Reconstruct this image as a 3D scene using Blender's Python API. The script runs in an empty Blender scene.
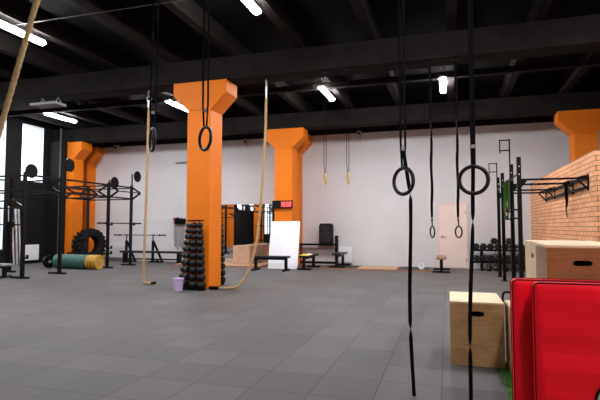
import bpy, bmesh, math, random
from mathutils import Vector, Matrix
random.seed(7)
PI = math.pi
R = math.radians
scn = bpy.context.scene
COL = scn.collection

# ------------------------------------------------------------------ materials
def lin(c):
    out = []
    for v in c[:3]:
        v = v / 255.0
        out.append(v / 12.92 if v <= .04045 else ((v + .055) / 1.055) ** 2.4)
    return (*out, 1)

def mat(name, rgb, rough=.5, metal=0, var=.08, scale=8, bump=0, bscale=60, spec=.5, coat=0, stretch=None):
    m = bpy.data.materials.new(name); m.use_nodes = True
    nt = m.node_tree; b = nt.nodes['Principled BSDF']
    tc = nt.nodes.new('ShaderNodeTexCoord')
    src = tc.outputs['Object']
    if stretch:
        mp = nt.nodes.new('ShaderNodeMapping'); mp.inputs['Scale'].default_value = stretch
        nt.links.new(src, mp.inputs['Vector']); src = mp.outputs['Vector']
    n = nt.nodes.new('ShaderNodeTexNoise'); n.inputs['Scale'].default_value = scale; n.inputs['Detail'].default_value = 5
    nt.links.new(src, n.inputs['Vector'])
    cr = nt.nodes.new('ShaderNodeValToRGB')
    c = lin(rgb)
    cr.color_ramp.elements[0].position = .3; cr.color_ramp.elements[1].position = .7
    cr.color_ramp.elements[0].color = (*[v * (1 - var) for v in c[:3]], 1)
    cr.color_ramp.elements[1].color = (*[min(1, v * (1 + var)) for v in c[:3]], 1)
    nt.links.new(n.outputs['Fac'], cr.inputs['Fac'])
    nt.links.new(cr.outputs['Color'], b.inputs['Base Color'])
    b.inputs['Roughness'].default_value = rough; b.inputs['Metallic'].default_value = metal
    b.inputs['Specular IOR Level'].default_value = spec
    b.inputs['Coat Weight'].default_value = coat
    if bump:
        n2 = nt.nodes.new('ShaderNodeTexNoise'); n2.inputs['Scale'].default_value = bscale
        nt.links.new(src, n2.inputs['Vector'])
        bp = nt.nodes.new('ShaderNodeBump'); bp.inputs['Strength'].default_value = bump; bp.inputs['Distance'].default_value = .01
        nt.links.new(n2.outputs['Fac'], bp.inputs['Height']); nt.links.new(bp.outputs['Normal'], b.inputs['Normal'])
    return m

def emit(name, rgb, s):
    m = bpy.data.materials.new(name); m.use_nodes = True
    b = m.node_tree.nodes['Principled BSDF']
    b.inputs['Base Color'].default_value = lin(rgb)
    b.inputs['Emission Color'].default_value = lin(rgb); b.inputs['Emission Strength'].default_value = s
    return m

def floor_mat():
    m = bpy.data.materials.new('rubber_tiles'); m.use_nodes = True
    nt = m.node_tree; L = nt.links; b = nt.nodes['Principled BSDF']
    geo = nt.nodes.new('ShaderNodeNewGeometry')
    def vm(op, a, bb):
        n = nt.nodes.new('ShaderNodeVectorMath'); n.operation = op
        L.new(a, n.inputs[0]); n.inputs[1].default_value = bb; return n.outputs[0]
    def mt(op, a, bb=None, v=None):
        n = nt.nodes.new('ShaderNodeMath'); n.operation = op
        L.new(a, n.inputs[0])
        if bb is not None: L.new(bb, n.inputs[1])
        if v is not None: n.inputs[1].default_value = v
        return n.outputs[0]
    p = vm('SUBTRACT', geo.outputs['Position'], (.43, .2, 0))
    p = vm('MULTIPLY', p, (2, 2, 0))
    fl = nt.nodes.new('ShaderNodeVectorMath'); fl.operation = 'FLOOR'; L.new(p, fl.inputs[0])
    wn = nt.nodes.new('ShaderNodeTexWhiteNoise'); wn.noise_dimensions = '2D'; L.new(fl.outputs[0], wn.inputs['Vector'])
    fr = nt.nodes.new('ShaderNodeVectorMath'); fr.operation = 'FRACTION'; L.new(p, fr.inputs[0])
    sx = nt.nodes.new('ShaderNodeSeparateXYZ'); L.new(fr.outputs[0], sx.inputs[0])
    def edge(o):
        a = mt('SUBTRACT', o, v=.5); a = mt('ABSOLUTE', a); return mt('GREATER_THAN', a, v=.489)
    seam = mt('MAXIMUM', edge(sx.outputs[0]), edge(sx.outputs[1]))
    cr = nt.nodes.new('ShaderNodeValToRGB')
    e = cr.color_ramp.elements
    e[0].position = 0; e[0].color = lin((64, 63, 63)); e[1].position = 1; e[1].color = lin((84, 82, 82))
    for ps, c in ((.25, (75, 71, 70)), (.5, (71, 71, 71)), (.75, (80, 76, 75))):
        x = e.new(ps); x.color = lin(c)
    L.new(wn.outputs['Value'], cr.inputs['Fac'])
    n1 = nt.nodes.new('ShaderNodeTexNoise'); n1.inputs['Scale'].default_value = 1.3; n1.inputs['Detail'].default_value = 8
    L.new(geo.outputs['Position'], n1.inputs['Vector'])
    n2 = nt.nodes.new('ShaderNodeTexNoise'); n2.inputs['Scale'].default_value = 160
    L.new(geo.outputs['Position'], n2.inputs['Vector'])
    s = mt('ADD', mt('MULTIPLY', n1.outputs['Fac'], v=.28), mt('MULTIPLY', n2.outputs['Fac'], v=.22))
    s = mt('ADD', s, v=.75)
    mx = nt.nodes.new('ShaderNodeMix'); mx.data_type = 'RGBA'; mx.blend_type = 'MULTIPLY'; mx.inputs[0].default_value = 1
    L.new(cr.outputs[0], mx.inputs[6]); L.new(s, mx.inputs[7])
    m2 = nt.nodes.new('ShaderNodeMix'); m2.data_type = 'RGBA'
    L.new(seam, m2.inputs[0]); L.new(mx.outputs[2], m2.inputs[6]); m2.inputs[7].default_value = lin((38, 36, 36))
    L.new(m2.outputs[2], b.inputs['Base Color'])
    b.inputs['Roughness'].default_value = .66; b.inputs['Specular IOR Level'].default_value = .35; b.inputs['Sheen Weight'].default_value = .22; b.inputs['Sheen Roughness'].default_value = .35
    bp = nt.nodes.new('ShaderNodeBump'); bp.inputs['Strength'].default_value = .15; bp.inputs['Distance'].default_value = .004
    L.new(n2.outputs['Fac'], bp.inputs['Height']); L.new(bp.outputs['Normal'], b.inputs['Normal'])
    return m

def brick_mat():
    m = bpy.data.materials.new('orange_brick'); m.use_nodes = True
    nt = m.node_tree; L = nt.links; b = nt.nodes['Principled BSDF']
    geo = nt.nodes.new('ShaderNodeNewGeometry')
    sx = nt.nodes.new('ShaderNodeSeparateXYZ'); L.new(geo.outputs['Position'], sx.inputs[0])
    ad = nt.nodes.new('ShaderNodeMath'); ad.operation = 'ADD'; L.new(sx.outputs[0], ad.inputs[0]); L.new(sx.outputs[1], ad.inputs[1])
    cb = nt.nodes.new('ShaderNodeCombineXYZ'); L.new(ad.outputs[0], cb.inputs[0]); L.new(sx.outputs[2], cb.inputs[1])
    bt = nt.nodes.new('ShaderNodeTexBrick')
    L.new(cb.outputs[0], bt.inputs['Vector'])
    bt.inputs['Color1'].default_value = lin((238, 176, 128)); bt.inputs['Color2'].default_value = lin((222, 154, 106))
    bt.inputs['Mortar'].default_value = lin((120, 78, 52))
    bt.inputs['Scale'].default_value = 1; bt.inputs['Brick Width'].default_value = .25; bt.inputs['Row Height'].default_value = .088
    bt.inputs['Mortar Size'].default_value = .007; bt.inputs['Mortar Smooth'].default_value = .2
    n = nt.nodes.new('ShaderNodeTexNoise'); n.inputs['Scale'].default_value = 14; L.new(geo.outputs['Position'], n.inputs['Vector'])
    mx = nt.nodes.new('ShaderNodeMix'); mx.data_type = 'RGBA'; mx.blend_type = 'OVERLAY'; mx.inputs[0].default_value = .2
    L.new(bt.outputs['Color'], mx.inputs[6]); L.new(n.outputs['Fac'], mx.inputs[7])
    L.new(mx.outputs[2], b.inputs['Base Color']); b.inputs['Roughness'].default_value = .7
    bp = nt.nodes.new('ShaderNodeBump'); bp.inputs['Strength'].default_value = .5; bp.inputs['Distance'].default_value = .006; bp.invert = True
    L.new(bt.outputs['Fac'], bp.inputs['Height']); L.new(bp.outputs['Normal'], b.inputs['Normal'])
    return m

def ply_mat(name, a, bcol, scale=(1.5, 1.5, 14)):
    m = bpy.data.materials.new(name); m.use_nodes = True
    nt = m.node_tree; L = nt.links; b = nt.nodes['Principled BSDF']
    tc = nt.nodes.new('ShaderNodeTexCoord'); mp = nt.nodes.new('ShaderNodeMapping'); mp.inputs['Scale'].default_value = scale
    L.new(tc.outputs['Object'], mp.inputs[0])
    n = nt.nodes.new('ShaderNodeTexNoise'); n.inputs['Scale'].default_value = 5.0; n.inputs['Detail'].default_value = 8; n.inputs['Distortion'].default_value = .6
    L.new(mp.outputs[0], n.inputs['Vector'])
    n2 = nt.nodes.new('ShaderNodeTexNoise'); n2.inputs['Scale'].default_value = 5; n2.inputs['Detail'].default_value = 4
    L.new(tc.outputs['Object'], n2.inputs['Vector'])
    av = nt.nodes.new('ShaderNodeMath'); av.operation = 'ADD'; L.new(n.outputs['Fac'], av.inputs[0]); L.new(n2.outputs['Fac'], av.inputs[1])
    hf = nt.nodes.new('ShaderNodeMath'); hf.operation = 'MULTIPLY'; hf.inputs[1].default_value = .5; L.new(av.outputs[0], hf.inputs[0])
    cr = nt.nodes.new('ShaderNodeValToRGB'); e = cr.color_ramp.elements
    e[0].position = .36; e[0].color = lin(bcol); e[1].position = .6; e[1].color = lin(a)
    L.new(hf.outputs[0], cr.inputs[0]); L.new(cr.outputs[0], b.inputs['Base Color'])
    b.inputs['Roughness'].default_value = .5
    return m

def glass_mat():
    m = bpy.data.materials.new('window_glass'); m.use_nodes = True
    nt = m.node_tree; L = nt.links; nt.nodes.remove(nt.nodes['Principled BSDF'])
    out = nt.nodes['Material Output']
    tr = nt.nodes.new('ShaderNodeBsdfTransparent'); tr.inputs[0].default_value = (.97, .985, 1, 1)
    gl = nt.nodes.new('ShaderNodeBsdfGlossy'); gl.inputs['Roughness'].default_value = .05
    mx = nt.nodes.new('ShaderNodeMixShader')
    mx.inputs[0].default_value = .05; L.new(tr.outputs[0], mx.inputs[1]); L.new(gl.outputs[0], mx.inputs[2]); L.new(mx.outputs[0], out.inputs[0])
    return m

M = dict(
    floor=floor_mat(), brick=brick_mat(),
    wall=mat('pale_grey_plaster', (212, 209, 209), .75, var=.03, scale=1.5, bump=.05, bscale=25),
    black_wall=mat('black_painted_plaster', (19, 17, 17), .75, var=.2, spec=.2, scale=2.5, bump=.15, bscale=20),
    ceil=mat('black_ceiling_paint', (9, 8, 8), .9, var=.3, scale=2, spec=.08, bump=.1, bscale=12),
    beam=mat('black_beam_paint', (29, 25, 23), .85, var=.3, spec=.12, scale=3, bump=.15, bscale=14),
    orange=mat('orange_column_paint', (226, 118, 8), .6, var=.05, spec=.3, scale=2.5, bump=.04, bscale=30),
    lightwall=mat('off_white_plaster', (205, 203, 200), .8, var=.04, scale=2),
    white=mat('white_enamel', (232, 232, 230), .4, var=.02, scale=4),
    door=mat('pink_beige_door', (238, 216, 204), .5, var=.02, scale=3),
    trim=mat('pink_beige_trim', (232, 206, 194), .5, var=.02, scale=3),
    wframe=mat('window_frame_white', (225, 230, 236), .5, var=.02),
    steel_black=mat('black_powder_coat', (11, 11, 12), .5, var=.15, spec=.16, scale=20),
    steel_blue=mat('dark_blue_black_coat', (12, 13, 17), .48, var=.15, spec=.2, scale=20),
    rubber=mat('black_rubber', (8, 8, 8), .45, var=.25, spec=.25, scale=20, bump=.15, bscale=80),
    tyre=mat('tyre_rubber', (19, 18, 18), .75, var=.25, spec=.25, scale=9, bump=.2, bscale=50),
    iron=mat('black_hex_iron', (8, 8, 9), .4, var=.2, scale=25),
    chrome=mat('brushed_chrome', (188, 188, 190), .25, 1, var=.05, scale=30),
    vinyl=mat('black_vinyl', (21, 21, 23), .45, var=.1, spec=.35, scale=12, bump=.08, bscale=120),
    grey_vinyl=mat('grey_vinyl', (138, 138, 144), .4, var=.08, scale=12),
    tan=mat('tan_wood_top', (150, 118, 88), .55, var=.12, scale=9, stretch=(1, 6, 6)),
    green=mat('green_bumper_rubber', (58, 104, 92), .5, var=.15, scale=16),
    yellow=mat('yellow_bumper_rubber', (186, 142, 52), .5, var=.12, scale=16),
    lilac=mat('lilac_plastic', (206, 176, 222), .4, var=.03),
    rope=mat('manila_fibre', (190, 156, 112), .9, var=.2, spec=.2, scale=40, bump=.4, bscale=220),
    strap=mat('black_webbing', (10, 9, 10), .85, var=.2, spec=.12, scale=50, bump=.2, bscale=300),
    ringblack=mat('black_ring_coating', (17, 15, 15), .4, var=.15, spec=.35, scale=25),
    ringwood=mat('birch_ring_wood', (214, 176, 112), .45, var=.1, scale=20, stretch=(1, 1, 6)),
    red=mat('red_pvc_vinyl', (255, 6, 34), .42, var=.05, scale=3, bump=.35, bscale=9, coat=.04, spec=.3),
    redtrim=mat('dark_red_piping', (110, 8, 18), .7, var=.15, scale=30, spec=.15),
    mark_grey=mat('grey_print', (178, 172, 166), .5, var=.05),
    plyf=ply_mat('plywood_face_tan', (188, 150, 104), (158, 118, 74)),
    plyt=ply_mat('plywood_edge_pale', (228, 204, 166), (208, 180, 138), (1.5, 10, 1.5)),
    plyb=ply_mat('plywood_face_brown', (152, 102, 58), (128, 82, 44)),
    plyd=ply_mat('plywood_face_dull', (196, 160, 132), (182, 144, 116)),
    plyg=ply_mat('plywood_grey_brown', (160, 128, 102), (138, 106, 82)),
    platwood=ply_mat('platform_wood', (196, 160, 120), (172, 134, 94), (1, 10, 1)),
    platedge=mat('platform_brown_edge', (152, 104, 78), .6, var=.15, scale=6),
    turf=mat('green_turf', (78, 132, 52), .8, var=.35, scale=90, bump=.6, bscale=200),
    board=mat('whiteboard_enamel', (240, 240, 242), .25, var=.01),
    ink=mat('faded_marker_ink', (222, 224, 228), .5, var=.05),
    mirror=mat('silvered_glass', (235, 238, 238), .01, 1, var=0),
    lampbody=mat('lamp_housing_white', (225, 225, 225), .5, var=.02),
    heater=mat('heater_panel_grille', (120, 104, 94), .6, var=.25, scale=30),
    alu=mat('aluminium', (196, 198, 202), .35, .8, var=.05),
    speaker=mat('speaker_cabinet_plastic', (13, 13, 14), .55, var=.15, scale=30, spec=.25),
    mesh=mat('speaker_grille_mesh', (18, 18, 19), .6, var=.3, scale=200),
    greenband=mat('green_latex', (38, 122, 44), .5, var=.12, scale=10),
    yellowcloth=mat('yellow_cloth', (216, 186, 70), .8, var=.1, scale=14),
    whitecloth=mat('white_cloth', (232, 230, 224), .85, var=.05, scale=14),
    pinkgrip=mat('pink_grip', (190, 70, 96), .5, var=.1),
    cable=mat('grey_cable', (70, 66, 64), .6, var=.1),
    rim=mat('grey_sheet_metal', (112, 112, 116), .5, var=.1),
    glass=glass_mat(),
    lamp=emit('led_tube_white', (250, 249, 253), 275),
    digit=emit('red_led', (255, 84, 88), 3),
    digitglow=mat('red_smoked_lens', (84, 6, 12), .4, var=.1),
    dark=mat('matte_black_plastic', (10, 9, 10), .55, spec=.15, var=.1),
)

# ------------------------------------------------------------------ mesh builder
def frame_of(d):
    d = d.normalized()
    a = Vector((0, 0, 1)) if abs(d.z) < .9 else Vector((1, 0, 0))
    u = d.cross(a).normalized(); v = d.cross(u).normalized()
    return u, v

class MB:
    def __init__(s): s.bm = bmesh.new()
    def box(s, x0, x1, y0, y1, z0, z1):
        vs = [s.bm.verts.new((x, y, z)) for x in (x0, x1) for y in (y0, y1) for z in (z0, z1)]
        for f in ((0, 1, 3, 2), (4, 6, 7, 5), (0, 4, 5, 1), (2, 3, 7, 6), (0, 2, 6, 4), (1, 5, 7, 3)):
            s.bm.faces.new([vs[i] for i in f])
        return s
    def obox(s, c, ax, ay, az):
        # oriented box: half vectors
        c = Vector(c); ax = Vector(ax); ay = Vector(ay); az = Vector(az)
        vs = [s.bm.verts.new(c + ax * i + ay * j + az * k) for i in (-1, 1) for j in (-1, 1) for k in (-1, 1)]
        for f in ((0, 1, 3, 2), (4, 6, 7, 5), (0, 4, 5, 1), (2, 3, 7, 6), (0, 2, 6, 4), (1, 5, 7, 3)):
            s.bm.faces.new([vs[i] for i in f])
        return s
    def bar(s, p, q, w, h=None):
        # square bar between points
        p = Vector(p); q = Vector(q); d = q - p; h = h or w
        dn = d.normalized()
        up = Vector((0, 0, 1)) if abs(dn.z) < .95 else Vector((0, 1, 0))
        u = dn.cross(up).normalized(); v = u.cross(dn).normalized()
        return s.obox((p + q) / 2, d / 2, u * w / 2, v * h / 2)
    def cyl(s, p, q, r, n=14, r2=None, cap=True):
        p = Vector(p); q = Vector(q); u, v = frame_of(q - p)
        r2 = r if r2 is None else r2
        A = []; B = []
        for i in range(n):
            a = 2 * PI * i / n; d = u * math.cos(a) + v * math.sin(a)
            A.append(s.bm.verts.new(p + d * r)); B.append(s.bm.verts.new(q + d * r2))
        for i in range(n):
            j = (i + 1) % n; s.bm.faces.new((A[i], A[j], B[j], B[i]))
        if cap: s.bm.faces.new(A[::-1]); s.bm.faces.new(B)
        return s
    def sweep(s, pts, prof, closed=False, cap=True):
        # prof(i, n) -> list of (u, v) offsets
        pts = [Vector(p) for p in pts]; n = len(pts); rings = []
        t0 = None; u = None
        for i, p in enumerate(pts):
            if closed: t = (pts[(i + 1) % n] - pts[i - 1])
            else: t = pts[min(i + 1, n - 1)] - pts[max(i - 1, 0)]
            t.normalize()
            if u is None: u, v = frame_of(t)
            else:
                u = (u - t * u.dot(t)).normalized(); v = t.cross(u).normalized()
            rings.append([s.bm.verts.new(p + u * a + v * b) for a, b in prof(i, n)])
        m = len(rings[0])
        for i in range(n if closed else n - 1):
            A = rings[i]; B = rings[(i + 1) % n]
            for k in range(m):
                l = (k + 1) % m; s.bm.faces.new((A[k], A[l], B[l], B[k]))
        if cap and not closed: s.bm.faces.new(rings[0][::-1]); s.bm.faces.new(rings[-1])
        return s
    def tube(s, pts, r, n=10, closed=False):
        return s.sweep(pts, lambda i, N: [(r * math.cos(2 * PI * k / n), r * math.sin(2 * PI * k / n)) for k in range(n)], closed)
    def rope(s, pts, r, pitch=.16):
        # three lobed twisted strand
        P = [Vector(p) for p in pts]; L = [0]
        for a, b in zip(P, P[1:]): L.append(L[-1] + (b - a).length)
        n = 18
        def prof(i, N):
            ph = 2 * PI * L[i] / pitch; o = []
            for k in range(n):
                a = 2 * PI * k / n; rr = r * (.56 + .46 * abs(math.cos(1.5 * (a - ph))))
                o.append((rr * math.cos(a), rr * math.sin(a)))
            return o
        return s.sweep(P, prof)
    def ribbon(s, pts, w, t, tw):
        # flat strap, tw(i) gives the twist angle
        def prof(i, N):
            a = tw(i); c, sn = math.cos(a), math.sin(a)
            return [(x * c - y * sn, x * sn + y * c) for x, y in ((-w / 2, -t / 2), (w / 2, -t / 2), (w / 2, t / 2), (-w / 2, t / 2))]
        return s.sweep(pts, prof)
    def torus(s, c, Rr, r, nx, n=40, m=12):
        u, v = frame_of(Vector(nx)); c = Vector(c)
        pts = [c + u * Rr * math.cos(2 * PI * i / n) + v * Rr * math.sin(2 * PI * i / n) for i in range(n)]
        return s.tube(pts, r, m, True)
    def lathe(s, prof, o, ax, n=32, closed=True):
        # prof: (radius, height) list; closed profile loops back to its start
        o = Vector(o); ax = Vector(ax).normalized(); u, v = frame_of(ax); rings = []
        for r, h in prof:
            if r < 1e-6: rings.append([s.bm.verts.new(o + ax * h)])
            else: rings.append([s.bm.verts.new(o + ax * h + (u * math.cos(2 * PI * k / n) + v * math.sin(2 * PI * k / n)) * r) for k in range(n)])
        N = len(rings)
        for i in range(N if closed else N - 1):
            A = rings[i]; B = rings[(i + 1) % N]
            for k in range(n):
                l = (k + 1) % n
                if len(A) == 1 and len(B) == 1: break
                if len(A) == 1: s.bm.faces.new((A[0], B[l], B[k]))
                elif len(B) == 1: s.bm.faces.new((A[k], A[l], B[0]))
                else: s.bm.faces.new((A[k], A[l], B[l], B[k]))
        return s
    def prism(s, poly, a, b, plane='XZ'):
        def P(p, t):
            return {'XZ': (p[0], t, p[1]), 'YZ': (t, p[0], p[1]), 'XY': (p[0], p[1], t)}[plane]
        A = [s.bm.verts.new(P(p, a)) for p in poly]; B = [s.bm.verts.new(P(p, b)) for p in poly]
        n = len(poly)
        for i in range(n):
            j = (i + 1) % n; s.bm.faces.new((A[i], A[j], B[j], B[i]))
        s.bm.faces.new(A[::-1]); s.bm.faces.new(B)
        return s
    def slotted(s, x0, x1, z0, z1, y0, y1, cx, cz, w, h, swap=False):
        # panel with a stadium shaped hand hole; swap puts it in the YZ plane
        r = h / 2; L = w / 2 - r
        angs = [2 * PI * i / 40 for i in range(40)] + [math.atan2(z - cz, x - cx) % (2 * PI) for x in (x0, x1) for z in (z0, z1)]
        angs.sort()
        def inner(a):
            c, sn = math.cos(a), math.sin(a)
            if abs(sn) > 1e-9:
                t = r / abs(sn)
                if abs(t * c) <= L: return (cx + t * c, cz + t * sn)
            k = L if c > 0 else -L
            bq = c * k; t = bq + math.sqrt(max(0, bq * bq - (k * k - r * r)))
            return (cx + t * c, cz + t * sn)
        def outer(a):
            c, sn = math.cos(a), math.sin(a); t = 1e9
            if c > 1e-9: t = min(t, (x1 - cx) / c)
            if c < -1e-9: t = min(t, (x0 - cx) / c)
            if sn > 1e-9: t = min(t, (z1 - cz) / sn)
            if sn < -1e-9: t = min(t, (z0 - cz) / sn)
            return (cx + t * c, cz + t * sn)
        def V(p, y): return s.bm.verts.new((y, p[0], p[1]) if swap else (p[0], y, p[1]))
        I = [inner(a) for a in angs]; O = [outer(a) for a in angs]
        i0 = [V(p, y0) for p in I]; i1 = [V(p, y1) for p in I]; o0 = [V(p, y0) for p in O]; o1 = [V(p, y1) for p in O]
        n = len(angs)
        for k in range(n):
            l = (k + 1) % n
            s.bm.faces.new((i0[k], i0[l], o0[l], o0[k])); s.bm.faces.new((i1[k], o1[k], o1[l], i1[l]))
            s.bm.faces.new((i0[k], i1[k], i1[l], i0[l])); s.bm.faces.new((o0[k], o0[l], o1[l], o1[k]))
        return s

def P(name, mb, m, parent=None, label=None, bevel=0, smooth=False, seg=2):
    """link a mesh as ONE object; world-built vertices are moved into the parent's frame"""
    bm = mb.bm
    bmesh.ops.recalc_face_normals(bm, faces=bm.faces)
    me = bpy.data.meshes.new(name)
    if parent is not None:
        root = parent; off = Vector(root.location)
        while root.parent: root = root.parent; off += Vector(root.location)
        bmesh.ops.translate(bm, verts=bm.verts, vec=-off)
    bm.to_mesh(me); bm.free()
    if smooth:
        for p in me.polygons: p.use_smooth = True
    me.materials.append(M[m])
    o = bpy.data.objects.new(name, me); COL.objects.link(o)
    if parent is not None: o.parent = parent
    if label: o['label'] = label
    if bevel:
        b = o.modifiers.new('bevel', 'BEVEL'); b.width = bevel; b.segments = seg; b.limit_method = 'ANGLE'
    if smooth:
        pass
    return o

def thing(name, label, cat, loc=(0, 0, 0), rz=0, group=None):
    o = bpy.data.objects.new(name, None); COL.objects.link(o)
    o.location = loc; o.rotation_euler = (0, 0, rz); o.empty_display_size = .1
    o['label'] = label; o['category'] = cat
    if group: o['group'] = group
    return o

def tag(o, label, cat, group=None, kind=None):
    o['label'] = label; o['category'] = cat
    if group: o['group'] = group
    if kind: o['kind'] = kind
    return o

def struct(name, mb, m, bevel=0, parent=None):
    o = P(name, mb, m, parent, bevel=bevel)
    if parent is None: o['kind'] = 'structure'
    return o

def dup(src, loc, rz, label, group=None):
    r = src.copy(); COL.objects.link(r); r.location = loc; r.rotation_euler = (0, 0, rz); r['label'] = label
    if group: r['group'] = group
    for ch in list(src.children):
        c = ch.copy(); COL.objects.link(c); c.parent = r
        for g in list(ch.children):
            d = g.copy(); COL.objects.link(d); d.parent = c
    return r

ORD = ['first', 'second', 'third', 'fourth', 'fifth', 'sixth', 'seventh', 'eighth', 'ninth', 'tenth', 'eleventh', 'twelfth',
       'thirteenth', 'fourteenth', 'fifteenth', 'sixteenth']

# ------------------------------------------------------------------ the room
XL, XR, YB, YF, ZC = -14.4, 8.6, 16.2, -7.6, 5.36
struct('floor', MB().box(XL - .3, XR + .3, YF - .3, YB + .3, -.1, 0), 'floor')
struct('ceiling', MB().box(XL - .3, XR + .3, YF - .3, YB + .3, ZC, ZC + .2), 'ceil')
WT = 4.6
struct('wall_back', MB().box(XL - .3, XR + .3, YB, YB + .25, 0, WT), 'wall')
struct('wall_back_top', MB().box(XL - .3, XR + .3, YB, YB + .25, WT, ZC), 'black_wall')
struct('trim_1', MB().box(XL, XR, YB - .03, YB, WT - .07, WT + .03), 'beam')
struct('wall_front', MB().box(XL - .3, XR + .3, YF - .25, YF, 0, ZC), 'lightwall')
struct('wall_far_right', MB().box(XR, XR + .25, YF, YB, 0, ZC), 'lightwall')
# left wall with window openings: (y0, y1, z0, z1)
WINS = [(-6.3, -4.6, .7, 5.0), (-2.7, -1.3, 2.55, 5.0), (-.5, 1.0, 2.55, 5.0), (4.9, 5.9, 2.6, 5.0),
        (11.55, 12.6, .55, 5.0), (13.25, 14.2, 2.95, 5.0)]
lw = MB(); y = YF
for (a, b, c, d) in WINS:
    lw.box(XL - .3, XL, y, a, 0, ZC); lw.box(XL - .3, XL, a, b, 0, c); lw.box(XL - .3, XL, a, b, d, ZC); y = b
lw.box(XL - .3, XL, y, YB, 0, ZC)
struct('wall_left', lw, 'black_wall')
for i, (a, b, c, d) in enumerate(WINS):
    f = MB(); t = .05
    f.box(XL - .17, XL - .10, a + .015, a + t, c + .015, d - .015).box(XL - .17, XL - .10, b - t, b - .015, c + .015, d - .015)
    f.box(XL - .17, XL - .10, a + t, b - t, c + .015, c + t).box(XL - .17, XL - .10, a + t, b - t, d - t, d - .015)
    w = P('window_%d' % (i + 1), f, 'wframe'); w['kind'] = 'structure'
    P('pane', MB().box(XL - .14, XL - .13, a + t, b - t, c + t, d - t), 'glass', w)
    rv = MB()   # white window reveal
    e = .015
    rv.box(XL - .302, XL + .002, a, a + e, c, d).box(XL - .302, XL + .002, b - e, b, c, d)
    rv.box(XL - .302, XL + .002, a + e, b - e, c, c + e).box(XL - .302, XL + .002, a + e, b - e, d - e, d)
    P('reveal', rv, 'wframe', w)
# black upright panels on the left wall
for i, (a, b) in enumerate(((14.55, 15.0), (15.2, 15.7))):
    struct('trim_%d' % (i + 2), MB().box(XL, XL + .05, a, b, 0, 4.5), 'black_wall')
struct('trim_4', MB().cyl((-13.76, 14.36, 0), (-13.76, 14.36, 5.0), .03, 12), 'cable')
struct('trim_5', MB().box(XL, -13.65, 14.41, 14.57, 0, 4.5), 'black_wall', bevel=.01)
struct('baseboard_left', MB().box(XL, XL + .03, 12.7, 14.5, 0, .1), 'black_wall')

BX = 2.45
struct('wall_right', MB().box(BX, BX + .3, 9.4, YB, 0, 2.65), 'brick')

# beams and joists
ZB = 4.5
beams = [(-1.65, -1.15), (3.65, 4.15), (9.28, 9.80), (14.62, 15.12)]
for i, (a, b) in enumerate(beams):
    struct('ceiling_beam', MB().box(XL, XR, a, b, ZB, 5.0), 'beam', bevel=.015)
x = .12 - 1.5 * 9; 
while x < XR:
    struct('ceiling_joist', MB().box(x - .09, x + .09, YF, YB, 5.0, ZC), 'beam')
    x += 1.5
struct('bridging_beam', MB().box(XL, XR, 11.75, 11.9, 4.86, 5.0), 'beam')
# thin conduits under the ceiling
struct('ceiling_cable', MB().cyl((-12.5, 6.55, 4.97), (2, 6.75, 4.97), .010, 6), 'cable')
struct('ceiling_cable', MB().cyl((-3.0, 10.6, 4.9), (5, 10.4, 4.9), .01, 6), 'cable')

# door in the back wall
d = P('door_1', MB().box(-.255, .555, YB - .035, YB - .002, 0.01, 2.03), 'door'); d['kind'] = 'structure'
fr = MB().box(-.31, -.255, YB - .05, YB - .001, 0, 2.085).box(.555, .61, YB - .05, YB - .001, 0, 2.085).box(-.255, .555, YB - .05, YB - .001, 2.03, 2.085)
P('door_frame', fr, 'trim', d)
P('door_handle', MB().cyl((-.19, YB - .035, 1.0), (-.19, YB - .09, 1.0), .016).cyl((-.19, YB - .08, 1.0), (-.06, YB - .08, 1.0), .011).cyl((-.19, YB - .035, 1.0), (-.19, YB - .043, 1.0), .028), 'chrome', d)
P('hinge', MB().cyl((.552, YB - .045, 1.72), (.552, YB - .045, 1.82), .012), 'chrome', d)
P('hinge', MB().cyl((.552, YB - .045, .22), (.552, YB - .045, .32), .012), 'chrome', d)

# orange columns with flared heads
def column(cx, y0, y1, label, w=.6, cw=1.34, group=None):
    t = thing('column', label, 'column', (cx, (y0 + y1) / 2, 0), 0, group)
    h = w / 2
    P('shaft', MB().box(cx - h, cx + h, y0, y1, 0, 3.86), 'orange', t, bevel=.012)
    c = cw / 2
    poly = [(cx - h, 3.86), (cx - h, 3.861), (cx - c, 4.22), (cx - c, ZB), (cx + c, ZB), (cx + c, 4.22), (cx + h, 3.861), (cx + h, 3.86)]
    P('capital', MB().prism([poly[0]] + poly[2:6] + [poly[7]], y0, y1), 'orange', t, bevel=.012)
    return t
column(-5.155, 9.25, 9.83, 'free-standing orange column with flared head, dumbbell stands against its foot', .56, 1.29)
column(-5.05, 14.58, 15.12, 'orange column carrying the red digital clock behind the whiteboard', .6, 1.34)
column(-13.66, 14.58, 15.12, 'orange column with flared head behind the tractor tyre, at the black wall', .6, 1.34)
column(3.62, 14.58, 15.12, 'orange column rising behind the orange brick partition', .6, 1.34)
column(-5.19, 15.7, 16.2, 'orange pilaster on grey wall just behind the column carrying the red clock', .6, 1.34)
column(-14.0, 15.7, 16.2, 'orange pilaster on grey wall behind the tyre-side column', .6, 1.34)
column(-13.66, 9.25, 9.83, 'orange column by the black window wall, outside the left frame edge', .6, 1.34)
column(-13.66, 3.65, 4.15, 'nearer orange column of the window wall, seen only in the mirror', .6, 1.34)
column(-13.66, -1.65, -1.15, 'farthest orange column of the window wall, seen only in the mirror', .6, 1.34)
column(3.62, 9.25, 9.83, 'orange column beyond the near end of the brick partition', .6, 1.34)

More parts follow.
